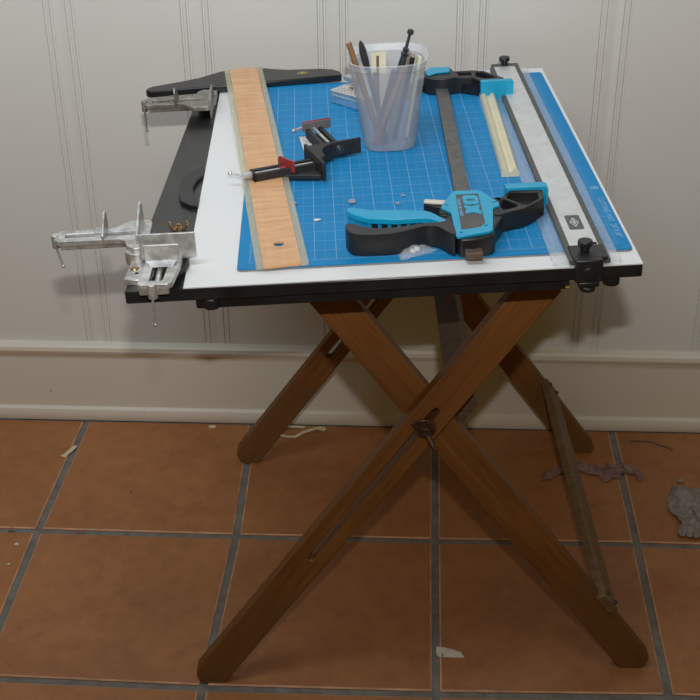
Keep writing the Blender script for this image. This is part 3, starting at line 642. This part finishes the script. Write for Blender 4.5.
# ================================================================== CAST ALLOY CORNER CLAMPS
def alloy_clamp(label, P, mir, mat, full, pinmat, lenA=.100, dark=False):
    s = -1 if mir else 1
    t = bthing('mitre_clamp', label, 'clamp', P, 0, 'cast alloy corner clamps on the left edge of the board')
    def pl(name, pts, z0, z1, holes=(), par=t, bevel=.0009, m_=mat):
        bm = nb(); plate(bm, [(x, y*s) for x, y in pts], z0, z1, [[(x, y*s) for x, y in h] for h in holes]); return link(name, bm, m_, par, bevel=bevel)
    def bx(name, a_, b_, par=t, bevel=.0006, m_=mat):
        bm = nb(); box(bm, (a_[0], a_[1]*s, a_[2]), (b_[0], b_[1]*s, b_[2])); return link(name, bm, m_, par, bevel=bevel)
    l = lenA
    armA = pl('arm', [(-l+.004,.020),(-l,.024),(-l,.044),(-l+.004,.048),(-.042,.048),(-.034,.052),(-.028,.060),(-.020,.066),(.000,.066),(.004,.060),(.004,-.004),(-.010,-.008),(-.018,.000),(-.022,.014),(-.028,.019)], .013, .0195, [[(-l+.010,.029),(-l+.010,.039),(-.012,.039),(-.012,.029)]])
    for y in (.021, .0445): bx('arm_flange', (-l+.006, y, .0085), (-.024, y+.0028, .0135), armA)
    bx('slot_web', (-l+.006, .022, .0080), (-.010, .046, .0095), armA, 0, M_ALLOYD)
    bm = nb(); cyl(bm, (-l-.004, .034*s, .0135), (-.010, .034*s, .0135), .0026, seg=12); link('screw', bm, pinmat, t)
    bm = nb(); cyl(bm, (-l-.001, .034*s, .0060), (-l-.001, .034*s, .0215), .0042, seg=18); nt = link('screw_head', bm, pinmat, t, bevel=.0008)
    x0 = -l-.001; dx = 0 if dark else .005; ze = -.020 if dark else -.014; bm = nb(); cyl(bm, (x0, .034*s-.004, .010), (x0+dx, .034*s-.006, ze), .0013, seg=10); ball(bm, (x0+dx, .034*s-.006, ze), .0021); link('tommy_bar', bm, pinmat, nt)
    # sliding jaw on arm A and fixed jaw: upright plates facing along the arm
    def upright(name, x, pts, th=.0026):
        bm = nb(); k = []
        plate(bm, pts, 0, th); mt4 = Matrix(((0,0,1,x),(s,0,0,0),(0,1,0,0),(0,0,0,1)))
        bmesh.ops.transform(bm, matrix=mt4, verts=bm.verts); return link(name, bm, mat, t, bevel=.0006)
    upright('sliding_jaw', -.047, [(.016,.0195),(.053,.0195),(.053,.036),(.049,.041),(.043,.041),(.016,.025)])
    pl('jaw_slider', [(-.056,.027),(-.044,.027),(-.044,.041),(-.056,.041)], .010, .025)
    upright('fixed_jaw', -.008 if not dark else .001, [(.004,.0195),(.060,.0195),(.060,.042),(.054,.047),(.046,.047),(.004,.030)] if not dark else [(.000,-.002),(.058,-.002),(.058,.026),(.050,.032),(.008,.032),(.000,.024)], .0030)
    # pivot boss
    bm = nb(); cyl(bm, (-.0080, .000, .0), (-.0080, .000, .0150), .0128, seg=32); link('pivot_boss', bm, mat, t, bevel=.0012)
    if full:
        bx('long_fence', (-.001, -.0200, .0130), (.0585, -.0172, .0405)); bx('fence_base', (-.001, -.018, .010), (.050, .004, .0150))
        pl('arm', [(.006,-.030),(.004,-.060),(.002,-.086),(.005,-.089),(.034,-.089),(.038,-.085),(.043,-.045),(.043,-.018),(.006,-.018)], .010, .0165, [[(.0145,-.036),(.0135,-.080),(.0275,-.080),(.0310,-.036)]])
        for a_, b_ in (((.0035,-.0875,.0035), (.0340,-.0845,.0105)),): bx('arm_flange', a_, b_)
        bm = nb(); cyl(bm, (.0215, -.094, .0105), (.0215, -.022, .0120), .0030, seg=12); link('screw', bm, pinmat, t)
        bm = nb(); cyl(bm, (.0180, -.0920, .0025), (.0180, -.0920, .0190), .0052, seg=18); nt = link('screw_head', bm, pinmat, t, bevel=.0008)
        bm = nb(); cyl(bm, (.0180, -.0960, .010), (.0172, -.0975, -.0250), .0014, seg=10); ball(bm, (.0172, -.0975, -.0255), .0021); link('tommy_bar', bm, pinmat, nt)
        bx('sliding_jaw', (.006, -.0420, .0165), (.043, -.0392, .0380)); bm = nb()
        v = [bm.verts.new(q) for q in ((.012,-.050,.0165),(.036,-.050,.0165),(.040,-.042,.0205),(.008,-.042,.0205),(.012,-.042,.0165),(.036,-.042,.0165))]
        for f in ((0,1,2,3),(0,4,5,1),(0,3,4),(1,5,2),(4,3,2,5)): bm.faces.new([v[i] for i in f])
        link('jaw_foot', bm, mat, t)
        mp = pl('mounting_pad', [(-.0165,-.054),(-.0025,-.056),(.014,-.050),(.012,.010),(-.012,.012)], -.0005, .0060)
        bm = nb(); cyl(bm, (-.0080,-.0290,.0060), (-.0080,-.0290,.0072), .0046, .0040, 18); link('brass_screw', bm, M_BRASS, mp)
        bm = nb(); cyl(bm, (-.0045,-.0400,.0059), (-.0045,-.0400,.0062), .0023, seg=14); link('screw_hole', bm, M_INK, mp)
        bm = nb(); pts = [(.022+.0245*math.cos(rad(q)), -.020+.034*math.sin(rad(q)), .004) for q in range(-110, 30, 12)]; tube(bm, pts, .0032, 8); link('black_ring', bm, M_BLACK2, t)
        # brass wing nut on its bolt behind the fence
        wn = nb(); w0 = Vector((.031, .070, 0)); cyl(wn, w0-Vector((0,0,.001)), w0+Vector((0,0,.007)), .0050, .0038, 16); wg = link('wing_nut', wn, M_BRASS, t)
        wn = nb(); cyl(wn, w0+Vector((0,0,.0065)), w0+Vector((0,0,.0105)), .0022, seg=10); link('bolt', wn, M_BRASS, wg)
        for q in (-1, 1):
            wn = nb(); tube(wn, [w0+Vector((q*.003,0,.003)), w0+Vector((q*.007,0,.006)), w0+Vector((q*.010,0,.0115)), w0+Vector((q*.0095,0,.0135))], .0022, 8, [1,1.1,1.0,.7]); link('wing', wn, M_BRASS, wg)
        wn = nb(); plate(wn, [(.012,.0),(.048,.0),(.040,.070),(.036,.084),(.024,.084),(.020,.070)], -.0005, .0025); link('tail_plate', wn, M_BLACK2, t, bevel=.0006)
    else:
        bx('end_bracket', (-.006, -.030, .0000), (.0065, .010, .0100))
    return t
alloy_clamp('bright alloy corner clamp with two slotted arms on the front left corner of the board', Vector((-.1015, .0395, -.0038)), False, M_ALLOY, True, M_ALLOY)
alloy_clamp('tarnished alloy corner clamp under the black head of the t-square', Vector((-.0590, .5400, -.0038)), True, M_ALLOYD, False, M_ALLOYD, .090, True)

# ================================================================== SMALL THINGS ON THE MAT
pb = Vector((.190, .018, .0002)); bag = bthing('plastic_bag', 'tiny clear plastic bag of white fittings beside the black clamp grip', 'bag', pb, rad(25))
bm = nb(); bmesh.ops.create_grid(bm, x_segments=10, y_segments=8, size=1)
for v in bm.verts:
    x, y = v.co.x, v.co.y; v.co = Vector((x*.0200*(1-.15*y), y*.0105, max(.0003, .0075*(1-x*x)*(1-y*y)+random.uniform(-.0012,.0014))))
o = link('film', bm, M_BAG, bag); sd = o.modifiers.new('solidify', 'SOLIDIFY'); sd.thickness = .0002
for x, y in ((-.004,-.001), (.003,.002)):
    bm = nb(); cyl(bm, (x, y, .0005), (x+.002, y+.001, .0042), .0034, seg=14); link('fitting', bm, M_WHITE, bag, bevel=.0006)
def crumb(name, label, cat, pos, r, mat, board=True, group=None, sc=(1.3,1,.6)):
    bm = nb(); bmesh.ops.create_icosphere(bm, subdivisions=2, radius=r)
    for v in bm.verts: v.co *= random.uniform(.6, 1.25); v.co = Vector((v.co.x*sc[0], v.co.y*sc[1], v.co.z*sc[2]))
    lo = min(v.co.z for v in bm.verts); bmesh.ops.translate(bm, vec=(0,0,-lo), verts=bm.verts)
    o = link(name, bm, mat); tag(o, label, cat, group)
    if board: bplace(o, pos)
    else: o.location = pos
    return o
crumb('lint_ball', 'grey lint tuft just behind the cyan clamp lever', 'lint', (.1275,.1560,0), .0036, M_LINT)
crumb('lint_ball', 'tiny grey lint speck right of the grey tuft on the mat', 'lint', (.1805,.1465,0), .0023, M_LINT)
crumb('lint_ball', 'tiny brownish lint speck furthest right in the middle of the mat', 'lint', (.1880,.1690,0), .0020, M_LINT)
crumb('lint_ball', 'small lint speck nearest the t-square blade', 'lint', (.0605,.1620,0), .0026, M_LINT)
crumb('paper_crumb', 'white paper crumb on the mat below the black corner clamp', 'paper', (.0860,.1130,0), .0024, M_PAPER, sc=(1.9,1,.5))

# ================================================================== THINGS ON THE FLOOR
def ribbon(bm, pts, wd, th=.0006, up_=None):
    pts = [Vector(q) for q in pts]; L_ = []
    for i, q in enumerate(pts):
        d = (pts[min(i+1, len(pts)-1)]-pts[max(i-1,0)]).normalized(); n_ = Vector((-d.y, d.x, 0)).normalized(); z = Vector((0,0,1))
        ww = wd*(.75+.5*random.random())
        L_.append([bm.verts.new(q-n_*ww), bm.verts.new(q+n_*ww), bm.verts.new(q+n_*ww+z*th), bm.verts.new(q-n_*ww+z*th)])
    for a_, b_ in zip(L_, L_[1:]):
        for k in range(4): bm.faces.new((a_[k], a_[(k+1)%4], b_[(k+1)%4], b_[k]))
    bm.faces.new(L_[0][::-1]); bm.faces.new(L_[-1])
bm = nb(); ribbon(bm, [(0,.021,.001),(-.002,.012,.002),(-.006,.004,.001),(-.010,-.005,.002),(-.013,-.013,.0006)], .0035); ribbon(bm, [(-.013,-.012,.001),(-.018,-.010,.003)], .002)
o = link('wood_shaving', bm, M_SHAVE); o.location = (.006,.218,.0002); tag(o, 'cream wood shaving on the grout line at the left near the baseboard', 'wood shaving')
bm = nb(); ribbon(bm, [(-.052,.006,.001),(-.040,-.004,.002),(-.020,-.011,.0015),(-.006,-.010,.001),(.008,.002,.003),(.030,.014,.004),(.046,.019,.002)], .0034); ribbon(bm, [(.034,.016,.004),(.047,.012,.002)], .005)
o = link('wood_shaving', bm, M_SHAVE); o.location = (.400,.291,.0002); tag(o, 'long curled cream shaving on the floor behind the crossed legs', 'wood shaving')
bm = nb(); ribbon(bm, [(-.034,-.004,.001),(-.015,.001,.003),(.008,.001,.002),(.024,.0015,.001)], .0030)
o = link('wood_shaving', bm, M_SHAVE); o.location = (.385,.3105,.0002); tag(o, 'straight cream shaving against the baseboard above the long curl', 'wood shaving')
bm = nb(); plate(bm, [(-.007,-.001),(-.003,-.005),(.006,-.004),(.008,.002),(-.002,.004)], 0, .0012)
o = link('paper_flake', bm, M_SHAVE); o.location = (.240,.3095,.0002); tag(o, 'pale flake at the foot of the baseboard left of the far leg', 'paper')
sp_ = thing('paper_scrap', 'torn beige paper scrap on the tile near the front right leg', 'paper', (.662,-.245,.0003))
bm = nb(); plate(bm, [(-.021,.010),(-.0205,-.006),(-.017,-.0105),(.019,-.0105),(.0145,.000),(.004,.005),(-.010,.009)], 0, .0006); link('scrap', bm, M_FLOORPAPER, sp_)
bm = nb(); box(bm, (-.0125,-.0100,.0006), (-.0108,-.0040,.00068)); link('pencil_mark', bm, M_INK, sp_)
crumb('plaster_crumb', 'white crumb left of the leftmost grout crossing', 'crumb', (-.024,-.034,0), .0030, M_PAPER, False)
crumb('plaster_crumb', 'smaller white crumb nearest the lower left edge', 'crumb', (-.023,-.082,0), .0022, M_PAPER, False)
crumb('dirt_clump', 'dark chip alone on the middle left tile near the baseboard', 'dirt', (.130,.110,0), .0028, M_BROWN, False, sc=(1.2,1,.4))
crumb('dirt_streak', 'brown crumb smear on the grout line left of the front leg', 'dirt', (.068,.0045,-.0028), .0030, M_BROWN, False, sc=(4,.9,.25))
crumb('dirt_clump', 'dark brown clump on the grout at the far left', 'dirt', (-.043,.003,0), .0035, M_BROWN, False, sc=(1.5,1,.4))
crumb('lint_lump', 'grey fluff lump just behind the grey cloth', 'lint', (1.058,.172,0), .0050, M_CLOTH, False)
bm = nb(); pts = [(-.036,.002),(-.026,.002),(-.022,.005),(-.008,.004),(.004,.000),(.016,-.008),(.024,-.012),(.030,-.018),(.037,-.022)]
tube(bm, [(x, y, .0012+.001*math.sin(i*2.1)) for i, (x, y) in enumerate(pts)], .0009, 6); o = link('wire', bm, M_WIRE); o.location = (1.024,.286,.001); tag(o, 'thin dark bent wire on the tile at the far right', 'wire')
# pink rag: twisted crumpled strip
bm = nb(); N1, N2 = 60, 12
path = [(-.078,-.010),(-.060,.000),(-.040,.016),(-.015,.028),(.015,.020),(.045,.004),(.062,.012),(.085,.022),(.100,.020),(.118,.002)]
wid = [.009,.010,.012,.010,.013,.018,.021,.015,.009,.014]
def interp(a_, t):
    t *= len(a_)-1; i = min(int(t), len(a_)-2); f = t-i
    if isinstance(a_[0], tuple): return tuple(a_[i][k]*(1-f)+a_[i+1][k]*f for k in (0, 1))
    return a_[i]*(1-f)+a_[i+1]*f
G = []
for i in range(N1+1):
    t = i/N1; c = interp(path, t); w_ = interp(wid, t); row = []
    for j in range(N2+1):
        s = j/N2*2-1; fold = math.sin(s*7+t*31)*.5+math.sin(t*47+s*3)*.5
        row.append(bm.verts.new((c[0]+.004*math.sin(t*60+s*4), c[1]+s*w_+.003*math.sin(t*41), .0006+.0060*(1-s*s)*(.7+.6*fold)+.0022*(1+fold)*.5)))
    G.append(row)
for i in range(N1):
    for j in range(N2): bm.faces.new((G[i][j], G[i+1][j], G[i+1][j+1], G[i][j+1]))
o = link('rag_strip', bm, M_RAG, angle=60); sd = o.modifiers.new('solidify', 'SOLIDIFY'); sd.thickness = .0008; o.location = (.893,.183,.0006); o.scale = (.84, 1, 1)
tag(o, 'crumpled dusty pink rag strip on the floor behind the lower strut', 'rag')
bm = nb(); pts = [(.020*math.cos(rad(q)), .013*math.sin(rad(q)), .004) for q in range(0, 361, 24)]
# grey cloth
bm = nb(); N1, N2 = 60, 50; G = []
for i in range(N1+1):
    row = []
    for j in range(N2+1):
        x, y = i/N1, j/N2
        left = .010 - .018*math.exp(-((y-.80)/.16)**2) - .006*math.exp(-((y-.10)/.08)**2) + .012*math.sin(y*9) + (.010*math.sin(y*2) if y > .3 else 0)
        X = left + x*(.115-left*.4); Yb = -.004 - .020*x + .0028*math.sin(x*70)+.002*math.sin(x*131); Yt = .125 - .035*x*x
        Y = Yb + y*(Yt-Yb)
        h = .0012 + .016*abs(math.sin(x*5.2+y*4.1+.4))**1.6*min(1, y*5, (1-y)*6, x*8+.1) + .003*math.sin(x*23+y*17)*math.sin(y*13)*min(1, y*5, (1-y)*5) + .0025
        row.append(bm.verts.new((X, Y, max(.0008, h))))
    G.append(row)
for i in range(N1):
    for j in range(N2): bm.faces.new((G[i][j], G[i+1][j], G[i+1][j+1], G[i][j+1]))
o = link('cloth', bm, M_CLOTH, angle=60); sd = o.modifiers.new('solidify', 'SOLIDIFY'); sd.thickness = .0012; sd.offset = 1; o.location = (1.019,.030,.0004)
tag(o, 'crumpled grey woven cloth with a frayed edge at the right of the floor', 'cloth')
